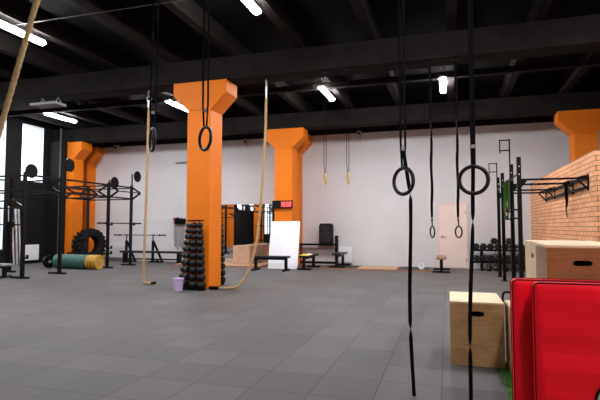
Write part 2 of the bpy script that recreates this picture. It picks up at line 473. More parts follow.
# ------------------------------------------------------------------ lamps
def lamp(cx, cy, label, L=1.22):
    t = thing('ceiling_lamp', label, 'ceiling light', (cx, cy, 4.86), 0, 'LED batten lights under the ceiling')
    P('housing', MB().box(cx - .05, cx + .05, cy - L / 2 - .02, cy + L / 2 + .02, 4.86, 4.91), 'lampbody', t)
    df = MB(); n = 8
    prof = [(.075 * math.cos(PI + PI * k / n) , .05 * math.sin(PI + PI * k / n)) for k in range(n + 1)]
    df.prism([(cx + a, 4.86 + b) for a, b in prof], cy - L / 2, cy + L / 2, 'XZ')
    P('diffuser', df, 'lamp', t)
    for s in (-1, 1):
        P('suspension', MB().cyl((cx, cy + s * .45, 4.91), (cx, cy + s * .45, ZC if abs((cx - .12) / 1.5 - round((cx - .12) / 1.5)) > .07 else 5.0), .006, 6), 'alu', t)
LAMPS = [(-7.42, 6.62, 'bright tube lamp crossing behind the thick rope at upper left'),
         (-2.95, 6.58, 'bright tube lamp cut by top edge, right of the column'),
         (-11.95, 12.45, 'bright tube lamp just right of the hanging heater panel'),
         (-7.5, 12.3, 'bright tube lamp at the left shoulder of the free-standing column'),
         (-3.02, 12.25, 'bright tube lamp above the pair of pale wooden rings'),
         (-.06, 12.35, 'bright tube lamp above and left of the door, between ring straps'),
         (1.4, 6.7, 'tube lamp above the plywood boxes, out of frame'),
         (5.8, 6.7, 'tube lamp right of the brick partition, out of frame'),
         (-11.9, 6.6, 'tube lamp over the black window wall, out of frame'),
         (1.4, 1.0, 'tube lamp overhead near the camera, right side'), (5.8, 1.0, 'tube lamp overhead far right of the camera'),
         (-11.9, 1.0, 'tube lamp overhead by the mirrored windows')]
for a in LAMPS: lamp(*a)

# infrared heater panel hung under the beam
t = thing('infrared_heater', 'flat heater panel hanging on wire triangles under the black beam', 'heater', (-9.33, 9.3, 4.28))
P('panel', MB().box(-9.70, -8.97, 9.14, 9.46, 4.28, 4.31), 'heater', t)
P('rim', MB().box(-9.72, -9.70, 9.12, 9.48, 4.27, 4.33).box(-8.97, -8.95, 9.12, 9.48, 4.27, 4.33).box(-9.70, -8.97, 9.12, 9.14, 4.27, 4.33).box(-9.70, -8.97, 9.46, 9.48, 4.27, 4.33), 'rim', t)
for xx in (-9.56, -9.08):
    P('hanger', MB().tube([(xx - .1, 9.36, 4.31), (xx, 9.36, 4.51), (xx + .1, 9.36, 4.31)], .012, 6), 'alu', t)

# ------------------------------------------------------------------ climbing ropes
def smooth_path(ctrl, step=.025):
    out = []
    c = [Vector(p) for p in ctrl]
    c = [c[0] * 2 - c[1]] + c + [c[-1] * 2 - c[-2]]
    for i in range(1, len(c) - 2):
        p0, p1, p2, p3 = c[i - 1:i + 3]
        n = max(2, int((p2 - p1).length / step))
        for k in range(n):
            u = k / n
            out.append(.5 * ((2 * p1) + (p2 - p0) * u + (2 * p0 - 5 * p1 + 4 * p2 - p3) * u * u + (3 * p1 - p0 - 3 * p2 + p3) * u ** 3))
    out.append(c[-2]); return out

t = thing('climbing_rope', 'tan climbing rope hanging left of the free-standing column, tail on the floor', 'rope', (-6.9, 9.55, 0))
P('rope', MB().rope(smooth_path([(-6.63, 9.55, 4.12), (-6.645, 9.55, 3.4), (-6.65, 9.55, 2.6), (-6.68, 9.55, 1.2), (-6.71, 9.58, .4), (-6.72, 9.58, .14), (-6.68, 9.56, .05), (-6.56, 9.52, .032), (-6.42, 9.47, .04)], .03), .031), 'rope', t, smooth=True)
P('end_cap', MB().cyl((-6.42, 9.47, .04), (-6.31, 9.43, .06), .034), 'dark', t)
P('shackle', MB().torus((-6.63, 9.55, 4.42), .07, .014, (1, .3, 0), 20, 8).torus((-6.63, 9.55, 4.3), .06, .014, (0, 1, 0), 20, 8).cyl((-6.63, 9.55, 4.1), (-6.63, 9.55, 4.26), .036), 'alu', t)
t = thing('climbing_rope', 'tan climbing rope right of the free-standing column, curving onto the floor', 'rope', (-3.8, 9.55, 0))
P('rope', MB().rope(smooth_path([(-3.70, 9.55, 4.08), (-3.72, 9.55, 3.2), (-3.785, 9.55, 2.2), (-3.88, 9.52, 1.1), (-3.99, 9.46, .55), (-4.10, 9.4, .25), (-4.24, 9.33, .07), (-4.42, 9.26, .032), (-4.62, 9.2, .032)], .03), .031), 'rope', t, smooth=True)
P('end_cap', MB().cyl((-4.62, 9.2, .034), (-4.82, 9.18, .034), .036), 'dark', t)
P('shackle', MB().torus((-3.70, 9.55, 4.42), .07, .014, (1, .3, 0), 20, 8).cyl((-3.70, 9.55, 4.06), (-3.70, 9.55, 4.36), .022, 8), 'alu', t)
t = thing('climbing_rope', 'thick tan climbing rope slanting through the upper left corner', 'rope', (-3.0, 3.8, 4.5))
c0 = Vector((-3.36, 3.2, 3.27)); dr = Vector((-3.73, 3.2, 2.16)) - c0
P('rope', MB().rope(smooth_path([(-2.93, 3.68, 4.5), c0 - dr * .25 + Vector((0, .05, 0)), c0, c0 + dr * .5, c0 + dr, c0 + dr * 1.5, c0 + dr * 1.9, c0 + dr * 2.4, c0 + dr * 2.94], .03), .026, .15), 'rope', t, smooth=True)
P('shackle', MB().torus((-2.93, 3.68, 4.45), .05, .012, (1, 0, 0), 16, 8).cyl((-2.93, 3.68, 4.48), (-2.93, 3.68, 4.52), .03), 'alu', t)

# ------------------------------------------------------------------ gymnastic rings
def ring(name_label, x, y, zc, rot, top, tail=None, Rr=.103, r=.015, m='ringblack', gap=.03, sw=.032, tilt=0, ztail_sway=0, group=None, loopz=.0, tw=2.0, wob=.3, tx=.0, pinch=(26, 71)):
    t = thing('gymnastic_ring', name_label, 'gym ring', (x, y, zc), 0, group)
    n = Vector((math.sin(rot), math.cos(rot), 0))
    P('ring', MB().torus((x, y, zc), Rr, r, n, 48, 14), m, t, smooth=True)
    va_ = math.atan2(x, y); u = Vector((math.cos(va_), -math.sin(va_), 0))
    zt = zc + Rr
    N = 90
    for sgn in (-1, 1):
        off = u * gap * sgn
        a = Vector((x, y, zt + r * .4)) + off * .5; m_ = Vector((x, y, zt + .2)) + off; b = Vector((x + tilt, y, top)) + off
        pts = [a.lerp(m_, i / 6) for i in range(6)] + [m_.lerp(b, i / N) for i in range(N + 1)]
        P('strap', MB().ribbon(pts, sw, .003, lambda i: PI / 2 - va_ + .25 * sgn + wob * math.sin(i * .11 + sgn)), 'strap', t)
    P('buckle', MB().box(x - .014, x + .014, y - .012, y + .012, zt + .14 + loopz, zt + .165 + loopz), 'alu', t)
    P('anchor', MB().box(x + tilt - .06, x + tilt + .06, y - .04, y + .04, top - .03, top + .01), 'dark', t)
    if tail is not None:
        zb, sway = tail
        pts = []; K = 90
        p0 = Vector((x, y + .02, zt + .15))
        for i in range(K + 1):
            s = i / K
            pts.append((p0.x + tx * min(1, s * 5) + sway * s * s + .010 * math.sin(7 * s), p0.y + .02 * min(1, s * 5), p0.z + (zb - p0.z) * s))
        P('strap_tail', MB().ribbon(pts, .029, .003, lambda i: PI / 2 - va_ + .35 * math.sin(i / 9.0 + x * 5) + sum(PI / (1 + math.exp(-(i - q) / 1.6)) for q in pinch)), 'strap', t)
    return t
va = lambda deg: R(deg)
ring('black gym ring seen nearly edge-on, leftmost ring, by left rope', -2.63, 3.85, 2.13, va(-34.1 + 78), 4.5, gap=.024, sw=.018, tilt=.03)
ring('black gym ring hanging in front of the orange column', -2.08, 3.85, 2.11, va(-28.3 + 61), 4.5, gap=.022, sw=.018)
ring('black gym ring with strap tail to floor, left of the big front-facing one', -.33, 3.85, 1.675, va(-5 + 44), 4.5, (.004, .012), gap=.018, sw=.018, tx=.04, pinch=(17, 66))
ring('large front-facing black gym ring, its strap tail hanging before the box', .192, 3.85, 1.67, va(2.8), 4.5, (.004, -.04), gap=.003, tx=-.015, sw=.034, wob=.1)
ring('small distant black gym ring hanging left of the pink door', -.28, 9.4, 1.22, va(-1.7 + 68), 4.5, None, gap=.006, sw=.05, wob=1.3)
ring('small distant black gym ring hanging in front of the pink door', .19, 9.4, 1.22, va(1.2 + 56), 4.5, None, gap=.006, sw=.05, wob=1.3)
ring('pale wooden gym ring, left of the far pair, thin straps', -2.36, 9.4, 2.28, va(-14 + 80), 4.5, None, m='ringwood', gap=.022, sw=.012)
ring('pale wooden gym ring, right of the far pair, thin straps', -1.89, 9.4, 2.28, va(-11 + 79), 4.5, None, m='ringwood', gap=.022, sw=.012)

# ------------------------------------------------------------------ left rig
FX, BXX = -10.4, -12.2
def left_rig(yo, label, detailed=True, group=None):
    t = thing('squat_rig', label, 'rig', ((FX + BXX) / 2, 12 + yo, 0), 0, group)
    Ys = [9.70 + yo, 10.93 + yo, 12.9 + yo, 14.06 + yo]
    H = 2.73; s = .075
    for X in (FX, BXX):
        for y in Ys:
            p = P('post', MB().box(X - s / 2, X + s / 2, y - s / 2, y + s / 2, 0, H), 'steel_blue', t)
            P('foot_plate', MB().box(X - (.34 if X == FX else .12), X + .2, y - .05, y + .05, 0, .05), 'steel_blue', p)
    def rnd(p, q, r=.02): P('crossbar', MB().cyl(p, q, r, 10), 'steel_blue', t)
    for X in (FX, BXX):
        for a, b in zip(Ys, Ys[1:]):
            P('crossbar', MB().bar((X, a, 2.66), (X, b, 2.66), .045), 'steel_blue', t)
            P('crossbar', MB().bar((X, a, 2.28), (X, b, 2.28), .045), 'steel_blue', t)
    for y in Ys:
        for z in (2.64, 2.26): rnd((FX, y, z), (BXX, y, z), .022)
    # triangular pull up bar brackets with the bar at their apex
    for X, d, ks in ((FX, -.38, (1, 2)), (FX, .35, (2, 3)), (BXX, -.38, (2, 3)), (BXX, .38, (2, 3))):
        for y in (Ys[k] for k in ks):
            P('gusset', MB().bar((X, y, 2.68), (X + d, y, 2.47), .05).bar((X, y, 2.24), (X + d, y, 2.45), .05), 'steel_blue', t)
        P('pull_up_bar', MB().cyl((X + d, Ys[ks[0]], 2.46), (X + d, Ys[ks[1]], 2.46), .017, 10), 'steel_blue', t)
    # side bars and brace at the near bay
    rnd((FX, Ys[0], 1.99), (FX - 2.2, Ys[0], 1.99)); rnd((FX, Ys[0], 1.80), (FX - 2.2, Ys[0], 1.80))
    P('brace', MB().bar((FX, Ys[0], 1.80), (FX - .4, Ys[0], 2.0), .05), 'rubber', t)
    rnd((BXX - .9, Ys[1], 1.38), (BXX + .55, Ys[1], 1.38), .02)
    P('bar_clamp', MB().box(BXX - .07, BXX + .07, Ys[1] - .07, Ys[1] + .07, 1.3, 1.46), 'steel_blue', t)
    # round targets on poles
    if detailed:
        for y, z, dy in ((Ys[0], 2.77, .16), (Ys[1], 3.08, .24), (Ys[2], 2.75, .24), (Ys[3], 3.07, .27)):
            P('pole', MB().bar((FX, y + .02, 2.5), (FX, y + .02, z + .07), .035), 'steel_blue', t)
            P('target_disc', MB().cyl((FX + .02, y + dy, z), (FX + .045, y + dy, z), .19, 32), 'dark', t)
        for y, z in ((Ys[0], .50), (Ys[2], 1.36), (Ys[3], 1.36), (Ys[2], .62), (Ys[2], .45)):
            P('j_hook', MB().box(FX - .05, FX + .16, y - .03, y + .03, z, z + .04).box(FX + .13, FX + .16, y - .03, y + .03, z + .04, z + .1), 'steel_blue', t)
    P('rear_rail', MB().bar((FX, Ys[2], .46), (FX - 1.55, Ys[2], .46), .06), 'steel_blue', t)
    return t
left_rig(0, 'tall black steel rig with round targets on poles at left')
left_rig(-9.2, 'second black steel rig along the window wall, seen only in the mirror', False)

def barbell(label, a, b, cat='barbell', sleeve=.4):
    a = Vector(a); b = Vector(b); d = (b - a).normalized()
    t = thing('barbell', label, cat, (a + b) / 2)
    P('shaft', MB().cyl(a + d * sleeve, b - d * sleeve, .016, 12), 'steel_black', t)
    P('sleeve', MB().cyl(a, a + d * sleeve, .025, 14).cyl(a + d * (sleeve - .03), a + d * sleeve, .036, 14), 'steel_black', t)
    P('sleeve', MB().cyl(b, b - d * sleeve, .025, 14).cyl(b - d * (sleeve - .03), b - d * sleeve, .036, 14), 'steel_black', t)
    return t
barbell('black barbell racked on hooks of the left rig beside the long rope', (FX + .09, 12.3, 1.43), (FX + .09, 14.48, 1.43))

# bench with T legs; length along local X or Y
def bench(label, x0, x1, y0, y1, z0=0, top='vinyl', h=.44, along='Y', foot=.5):
    t = thing('flat_bench', label, 'bench', ((x0 + x1) / 2, (y0 + y1) / 2, z0), 0)
    P('pad', MB().box(x0, x1, y0, y1, z0 + h - .06, z0 + h), top, t, bevel=.015)
    cx, cy = (x0 + x1) / 2, (y0 + y1) / 2
    if along == 'Y':
        P('frame_rail', MB().box(cx - .03, cx + .03, y0 + .1, y1 - .1, z0 + h - .12, z0 + h - .06), 'steel_black', t)
        for yy in (y0 + .08, y1 - .08):
            P('leg', MB().box(cx - .04, cx + .04, yy - .035, yy + .035, z0 + .05, z0 + h - .06).box(cx - foot / 2, cx + foot / 2, yy - .04, yy + .04, z0, z0 + .05), 'steel_black', t)
    else:
        P('frame_rail', MB().box(x0 + .1, x1 - .1, cy - .03, cy + .03, z0 + h - .12, z0 + h - .06), 'steel_black', t)
        for xx in (x0 + .1, x1 - .1):
            P('leg', MB().box(xx - .04, xx + .04, cy - .04, cy + .04, z0 + .05, z0 + h - .06).box(xx - .045, xx + .045, cy - foot / 2, cy + foot / 2, z0, z0 + .05), 'steel_black', t)
    return t
bench('grey-topped flat bench beside the nearest post of the left rig', -11.88, -10.88, 9.55, 9.85, 0, 'grey_vinyl', .36, 'X', .4)
bench('black flat bench standing in front of the whiteboard', -5.72, -4.55, 13.55, 13.83, 0, 'vinyl', .44, 'X', .5)
bench('black flat bench with a yellow and white cloth, right of the whiteboard', -4.38, -4.06, 14.05, 15.3, 0, 'vinyl', .44, 'Y', .44)
bench('black flat bench with tan top, on the platform by the rail post', -3.5, -3.2, 14.72, 15.8, .04, 'vinyl', .44)
bench('flat bench with brown top, seen end-on beside the door', -.34, -.06, 14.35, 15.5, 0, 'tan', .44, 'Y', .48)

# cloths on the bench
def cloth(label, x0, x1, y0, y1, z, m, seed):
    rr = random.Random(seed); mb = MB(); n = 10; g = [[None] * (n + 1) for _ in range(n + 1)]
    for i in range(n + 1):
        for j in range(n + 1):
            e = min(i, j, n - i, n - j) / (n / 2)
            g[i][j] = mb.bm.verts.new((x0 + (x1 - x0) * i / n + rr.uniform(-.01, .01), y0 + (y1 - y0) * j / n, z + .004 + .05 * e * rr.uniform(.5, 1)))
    lo = [[mb.bm.verts.new((v.co.x, v.co.y, z + .001)) for v in row] for row in g]
    for i in range(n):
        for j in range(n):
            mb.bm.faces.new((g[i][j], g[i + 1][j], g[i + 1][j + 1], g[i][j + 1]))
            mb.bm.faces.new((lo[i][j], lo[i][j + 1], lo[i + 1][j + 1], lo[i + 1][j]))
    for i in range(n):
        for A, B in (((i, 0), (i + 1, 0)), ((i, n), (i + 1, n)), ((0, i), (0, i + 1)), ((n, i), (n, i + 1))):
            mb.bm.faces.new((g[A[0]][A[1]], g[B[0]][B[1]], lo[B[0]][B[1]], lo[A[0]][A[1]]))
    return tag(P('folded_cloth', mb, m, smooth=True), label, 'cloth')
cloth('folded yellow cloth lying on the front end of the bench right of whiteboard', -4.37, -4.08, 14.07, 14.4, .44, 'yellowcloth', 1)
cloth('crumpled white cloth on the same bench, behind the yellow cloth', -4.29, -4.08, 14.42, 14.75, .44, 'whitecloth', 2)

# pale plastic pipes leaning on the black wall behind the left rig
for i, (yy, m, rad_) in enumerate(((12.74, 'alu', .03), (12.86, 'mark_grey', .03), (12.98, 'alu', .05), (13.12, 'alu', .04))):
    nm = ['leftmost, beside tall window', 'second from the tall window', 'third from tall window', 'nearest the radiator']
    tag(P('plastic_pipe', MB().cyl((XL + .24, yy, 0), (XL + rad_ + .004, yy + .03, 2.02 - i * .03), rad_, 14), m, smooth=False), 'pale pipe leaning on the black wall behind the rig, ' + nm[i], 'pipe', 'pale pipes leaning on the black wall')

# ------------------------------------------------------------------ tractor tyre (axis along X)
t = thing('tractor_tyre', 'large upright black tractor tyre leaning by the orange column', 'tyre', (-12.88, 14.97, 0), R(-12))
def tyre():
    cx, cy, cz = -12.88, 14.97, .63
    Rr = .6; w = .19
    mb = MB()
    mb.lathe([(.31, -w * .75), (.36, -w), (.50, -w * 1.05), (.56, -w * .9), (.585, -w * .5), (.59, 0), (.585, w * .5), (.56, w * .9), (.50, w * 1.05), (.36, w), (.31, w * .75), (.30, w * .4), (.30, -w * .4)], (cx, cy, cz), (1, 0, 0), 48)
    body = P('carcass', mb, 'tyre', t, smooth=True)
    lg = MB(); n = 20
    for i in range(n):
        for sd in (-1, 1):
            a = 2 * PI * (i + (.5 if sd > 0 else 0)) / n
            a2 = a + .26
            p = Vector((cx + sd * .02, cy + .60 * math.cos(a2), cz + .60 * math.sin(a2)))
            q = Vector((cx + sd * .20, cy + .575 * math.cos(a), cz + .575 * math.sin(a)))
            rad = Vector((0, math.cos((a + a2) / 2), math.sin((a + a2) / 2)))
            d = (q - p); sdv = d.cross(rad).normalized()
            lg.obox((p + q) / 2 + rad * .005, d / 2, sdv * .035, rad * .03)
    P('tread', lg, 'tyre', t)
tyre()

# ------------------------------------------------------------------ row of bumper plates on edge (axis along X)
def plate_profile(th, r=.225):
    h = th / 2
    return [(.026, -h * .8), (.07, -h * .8), (.075, -h * .55), (.15, -h * .55), (.165, -h), (r - .01, -h), (r, -h + .008), (r, h - .008), (r - .01, h), (.165, h), (.15, h * .55), (.075, h * .55), (.07, h * .8), (.026, h * .8)]
def plate(mname, th, label, x):
    t = thing('bumper_plate', label, 'weight plate', (x, 12.42, 0), 0, 'row of bumper plates standing on edge')
    P('disc', MB().lathe(plate_profile(th), (x, 12.42, .225), (1, 0, 0), 40), mname, t)
    P('hub', MB().lathe([(.025, -th * .42), (.048, -th * .42), (.048, th * .42), (.025, th * .42)], (x, 12.42, .225), (1, 0, 0), 24), 'alu', t)
    return t
x = -11.86; th = .088; ng = 14
g0 = plate('green', th - .004, 'green bumper plate, first from the left in the floor row', x)
for i in range(1, ng):
    dup(g0, (x + th * i, 12.42, 0), 0, 'green bumper plate, %s from the left in the floor row' % ORD[i])
x2 = x + th * ng; ty = .1
y0 = plate('yellow', ty - .014, 'yellow bumper plate next to the green plates of the floor row', x2)
lab = ['yellow bumper plate, second of the yellow ones in the floor row', 'yellow bumper plate, third of the yellow ones in the floor row', 'yellow bumper plate at the right end of the floor row, face showing']
for i in range(3): dup(y0, (x2 + ty * (i + 1), 12.42, 0), 0, lab[i])
# black plate leaning at the left end
t = thing('bumper_plate', 'black bumper plate tilted at the left end of the floor row', 'weight plate', (-12.1, 12.38, 0), 0, 'row of bumper plates standing on edge')
ax = Vector((math.cos(R(24)), -math.sin(R(24)), -.1))
P('disc', MB().lathe(plate_profile(.085, .205), (-12.16, 12.36, .213), ax, 40), 'rubber', t)
P('hub', MB().lathe([(.025, -.036), (.048, -.036), (.048, .036), (.025, .036)], (-12.16, 12.36, .213), ax, 24), 'alu', t)

# ------------------------------------------------------------------ radiators
def radiator(label, x0, x1, y0, y1, z0, z1, face):
    t = thing('panel_radiator', label, 'radiator', ((x0 + x1) / 2, (y0 + y1) / 2, 0))
    P('panel', MB().box(x0, x1, y0, y1, z0, z1), 'white', t, bevel=.012)
    f = MB()
    if face == 'Y':
        n = int((x1 - x0) / .05)
        for i in range(n): f.box(x0 + .03 + i * .05, x0 + .05 + i * .05, y0 + .02, y1 - .02, z1, z1 + .006)
    else:
        n = int((y1 - y0) / .05)
        for i in range(n): f.box(x0 + .02, x1 - .02, y0 + .03 + i * .05, y0 + .05 + i * .05, z1, z1 + .006)
    P('vent_grille', f, 'alu', t)
    return t
radiator('white panel radiator on the black wall under the high window', XL, XL + .12, 13.3, 14.02, .12, .67, 'X')
radiator('white panel radiator on grey wall right of the tractor tyre', -13.1, -11.95, YB - .12, YB, .10, .67, 'Y')
radiator('white panel radiator right of the black speaker rail', -3.68, -3.1, YB - .12, YB, .10, .63, 'Y')

# ------------------------------------------------------------------ bench press corner
def press_stand(label, x):
    t = thing('press_stand', label, 'barbell stand', (x, 15.6, 0))
    P('post', MB().box(x - .035, x + .035, 15.56, 15.64, .05, .8), 'steel_black', t)
    P('base', MB().box(x - .1, x + .45, 15.56, 15.64, 0, .05).box(x - .04, x + .04, 15.45, 15.95, 0, .05), 'steel_black', t)
    P('brace', MB().bar((x + .02, 15.6, .78), (x + .40, 15.6, .03), .06), 'steel_black', t)
    P('cradle', MB().box(x - .012, x + .012, 15.585, 15.615, .8, .975).tube([(x, 15.52, 1.05), (x, 15.56, .985), (x, 15.6, .975), (x, 15.64, .985), (x, 15.68, 1.05)], .012, 6), 'steel_black', t)
press_stand('black braced barbell stand between radiator and long rope', -11.72)
press_stand('black braced barbell stand just right of the long rope', -10.55)
barbell('thin barbell across the two braced stands by the grey wall', (-12.3, 15.6, 1.003), (-10.0, 15.6, 1.003), sleeve=.3)
t = thing('long_bench', 'long low black bench along the grey wall left of the column', 'bench', (-10.2, 15.1, 0))
P('seat', MB().box(-11.55, -8.98, 14.98, 15.28, .37, .44), 'vinyl', t, bevel=.012)
for xx in (-11.4, -9.15):
    P('leg', MB().box(xx - .045, xx + .045, 15.03, 15.23, 0, .37), 'steel_black', t)
P('stretcher', MB().box(-11.32, -9.23, 15.1, 15.16, .12, .17), 'steel_black', t)

# jump ropes on a wall hook
hk = thing('hook_rail', 'black wall hook rail holding the bunch of jump ropes', 'hook', (-9.75, YB, 1.55))
P('back_plate', MB().box(-9.98, -9.5, YB - .02, YB, 1.52, 1.58), 'steel_black', hk)
for i in range(5):
    xx = -9.94 + i * .1
    P('peg', MB().tube([(xx, YB - .02, 1.55), (xx, YB - .10, 1.54), (xx, YB - .12, 1.58)], .008, 6), 'steel_black', hk)
for i in range(5):
    xx = -9.94 + i * .1; rr = random.Random(i)
    t = thing('jump_rope', 'grey-corded jump rope with black handles, %s from left on the hook rail' % ORD[i], 'jump rope', (xx, YB - .08, 1.55), 0, 'jump ropes on the hook rail')
    lz = .45 + rr.uniform(0, .12)
    P('cord', MB().tube(smooth_path([(xx - .025, YB - .085, 1.5), (xx - .03, YB - .085, 1.1), (xx - .02, YB - .07, lz + .1), (xx + .01, YB - .06, lz), (xx + .03, YB - .07, lz + .1), (xx + .025, YB - .085, 1.1), (xx + .02, YB - .085, 1.5)], .05), .009, 6), 'cable', t)
    for s in (-1, 1):
        m = 'pinkgrip' if (i == 0 and s < 0) else 'dark'
        P('handle', MB().cyl((xx + s * .025, YB - .085, 1.42), (xx + s * .032, YB - .12, 1.64 + rr.uniform(-.03, .04)), .03, 10), m, t)

# pipe bracket and small boxes on the back wall
t = thing('pipe_bracket', 'short grey pipe arm on grey wall left of the orange column', 'bracket', (-9.75, YB, 3.77))
P('arm', MB().cyl((-9.99, YB - .1, 3.78), (-9.45, YB - .1, 3.78), .022, 10), 'alu', t)
P('mount', MB().cyl((-9.97, YB - .1, 3.78), (-9.97, YB, 3.78), .02, 10).box(-10.0, -9.94, YB - .02, YB, 3.7, 3.86), 'alu', t)
def sensor(label, x, z, w):
    t = thing('sensor_box', label, 'sensor', (x, YB, z))
    P('housing', MB().box(x - w / 2, x + w / 2, YB - .14, YB, z - .1, z + .08), 'mark_grey', t, bevel=.01)
    P('lens', MB().cyl((x, YB - .14, z), (x, YB - .18, z - .02), .035, 12), 'dark', t)
    P('drop_arm', MB().cyl((x + .03, YB - .08, z - .1), (x + .03, YB - .08, z - .28), .02, 8), 'mark_grey', t)
sensor('small grey sensor high on the wall above the left rig', -12.66, 4.5, .2)
sensor('small grey sensor at the wall top just right of the free-standing column', -7.03, 4.45, .16)
sensor('small grey sensor at the wall top above the wooden rings', -2.84, 4.5, .14)

# ------------------------------------------------------------------ mirror wall area
t = thing('large_mirror', 'large wall mirror between the two orange columns, reflecting the rigs', 'mirror', (-6.95, YB, 0))
P('glass', MB().box(-8.6, -5.42, YB - .012, YB - .004, .06, 2.13), 'mirror', t)
P('backing', MB().box(-8.61, -5.41, YB - .004, YB, .05, 2.14), 'steel_black', t)

def plyo(label, x0, x1, y0, y1, z0, z1, fm='plyf', sm='plyf', tm='plyt', slot='XY', sh=.04, swid=.135, slotdrop=.1):
    t = thing('plyo_box', label, 'plyometric box', ((x0 + x1) / 2, (y0 + y1) / 2, z0))
    e = .018; g = .0
    P('top_panel', MB().box(x0, x1, y0, y1, z1 - e, z1), tm, t, bevel=.003)
    P('bottom_panel', MB().box(x0 + e, x1 - e, y0 + e, y1 - e, z0, z0 + e), tm, t)
    zz1 = z1 - e; cz = z1 - slotdrop - .012
    for nm, yy in (('front_panel', (y0, y0 + e)), ('back_panel', (y1 - e, y1))):
        mb = MB()
        if 'Y' in slot: mb.slotted(x0, x1, z0, zz1, yy[0], yy[1], (x0 + x1) / 2, cz, swid, sh)
        else: mb.box(x0, x1, yy[0], yy[1], z0, zz1)
        P(nm, mb, fm, t)
    for xx in ((x0, x0 + e), (x1 - e, x1)):
        mb = MB()
        if 'X' in slot: mb.slotted(y0 + e, y1 - e, z0, zz1, xx[0], xx[1], (y0 + y1) / 2, cz, .12, .036, True)
        else: mb.box(xx[0], xx[1], y0 + e, y1 - e, z0, zz1)
        P('side_panel', mb, sm, t)
    return t
plyo('dull tan plywood box in front of the wall mirror', -7.09, -6.48, 15.2, 15.95, .04, .67, 'plyd', 'plyd', 'plyd', 'X')

def platform(label, x0, x1, y0, y1, wx0, wx1):
    t = thing('lifting_platform', label, 'platform', ((x0 + x1) / 2, (y0 + y1) / 2, 0))
    h = .04
    P('wood_deck', MB().box(wx0, wx1, y0 + .04, y1, 0, h), 'platwood', t)
    if wx0 - x0 > .05: P('rubber_side', MB().box(x0 + .04, wx0, y0 + .04, y1, 0, h), 'rubber', t)
    if x1 - wx1 > .05: P('rubber_side', MB().box(wx1, x1 - .04, y0 + .04, y1, 0, h), 'rubber', t)
    P('edge_strip', MB().box(x0, x1, y0, y0 + .04, 0, h).box(x0, x0 + .04, y0 + .04, y1, 0, h).box(x1 - .04, x1, y0 + .04, y1, 0, h), 'platedge', t)
    return t
platform('low lifting platform with wooden centre at the wall right of speaker', -3.78, -.52, 14.62, 15.82, -2.72, -1.5)
platform('low wooden platform in front of the wall mirror', -9.04, -5.85, 14.45, 16.1, -9.0, -5.89)

# whiteboard leaning on the column
t = thing('whiteboard', 'tall whiteboard with faint handwriting leaning on the orange column', 'whiteboard', (-4.95, 14.4, 0))
ang = math.atan2(.3, 1.48)
def wb(u, v, o=0):   # u along X, v up the board, o out of its face
    return Vector((u, 14.22 + v * math.sin(ang) - o * math.cos(ang), v * math.cos(ang) + o * math.sin(ang) + .008))
bl, br = -5.43, -4.46
c = wb((bl + br) / 2, .755)
P('board', MB().obox(c, ((br - bl) / 2, 0, 0), wb(0, .755) - wb(0, 0), (wb(0, 0, .01) - wb(0, 0, 0))), 'board', t)
hw = MB(); rr = random.Random(3)
for i in range(12):
    v = 1.38 - i * .075; u = bl + .1
    for col in (0, 1):
        u = bl + .08 + col * .46; end = u + rr.uniform(.2, .38)
        while u < end:
            l = rr.uniform(.015, .05)
            hw.obox(wb(u + l / 2, v + rr.uniform(-.008, .008), .011), (l / 2, 0, 0), (wb(0, .006) - wb(0, 0)), (wb(0, 0, .001) - wb(0, 0, 0)))
            u += l + rr.uniform(.006, .02)
for v in (.5, .96): hw.obox(wb((bl + br) / 2, v, .011), ((br - bl) / 2 - .05, 0, 0), (wb(0, .003) - wb(0, 0)), (wb(0, 0, .001) - wb(0, 0, 0)))
P('handwriting', hw, 'ink', t)
P('magnet', MB().cyl(wb(br - .06, 1.38, .01), wb(br - .06, 1.38, .025), .018, 12), 'dark', t)

# red digital clock
t = thing('interval_clock', 'black digital wall clock with red numbers on orange column', 'clock', (-5.06, 14.5, 1.91))
P('case', MB().box(-5.40, -4.72, 14.5, 14.58, 1.91, 2.16), 'dark', t, bevel=.01)
P('lens', MB().box(-5.12, -4.74, 14.496, 14.5, 1.925, 2.145), 'digitglow', t)
SEG = {'1': 'bc', '5': 'afgcd', '3': 'abgcd', '2': 'abged'}
def digit(ch, x, z, w, h):
    mb = MB(); s = .018
    S = dict(a=(x, x + w, z + h - s, z + h), g=(x, x + w, z + h / 2 - s / 2, z + h / 2 + s / 2), d=(x, x + w, z, z + s),
             f=(x, x + s, z + h / 2, z + h), b=(x + w - s, x + w, z + h / 2, z + h), e=(x, x + s, z, z + h / 2), c=(x + w - s, x + w, z, z + h / 2))
    for k in SEG[ch]:
        a = S[k]; mb.box(a[0], a[1], 14.49, 14.496, a[2], a[3])
    return mb
for ch, x in (('1', -5.115), ('5', -5.025), ('3', -4.915), ('2', -4.825)):
    P('digit', digit(ch, x, 1.965, .065, .14), 'digit', t)
P('colon', MB().box(-4.945, -4.928, 14.49, 14.496, 2.0, 2.02).box(-4.945, -4.928, 14.49, 14.496, 2.06, 2.08), 'digit', t)

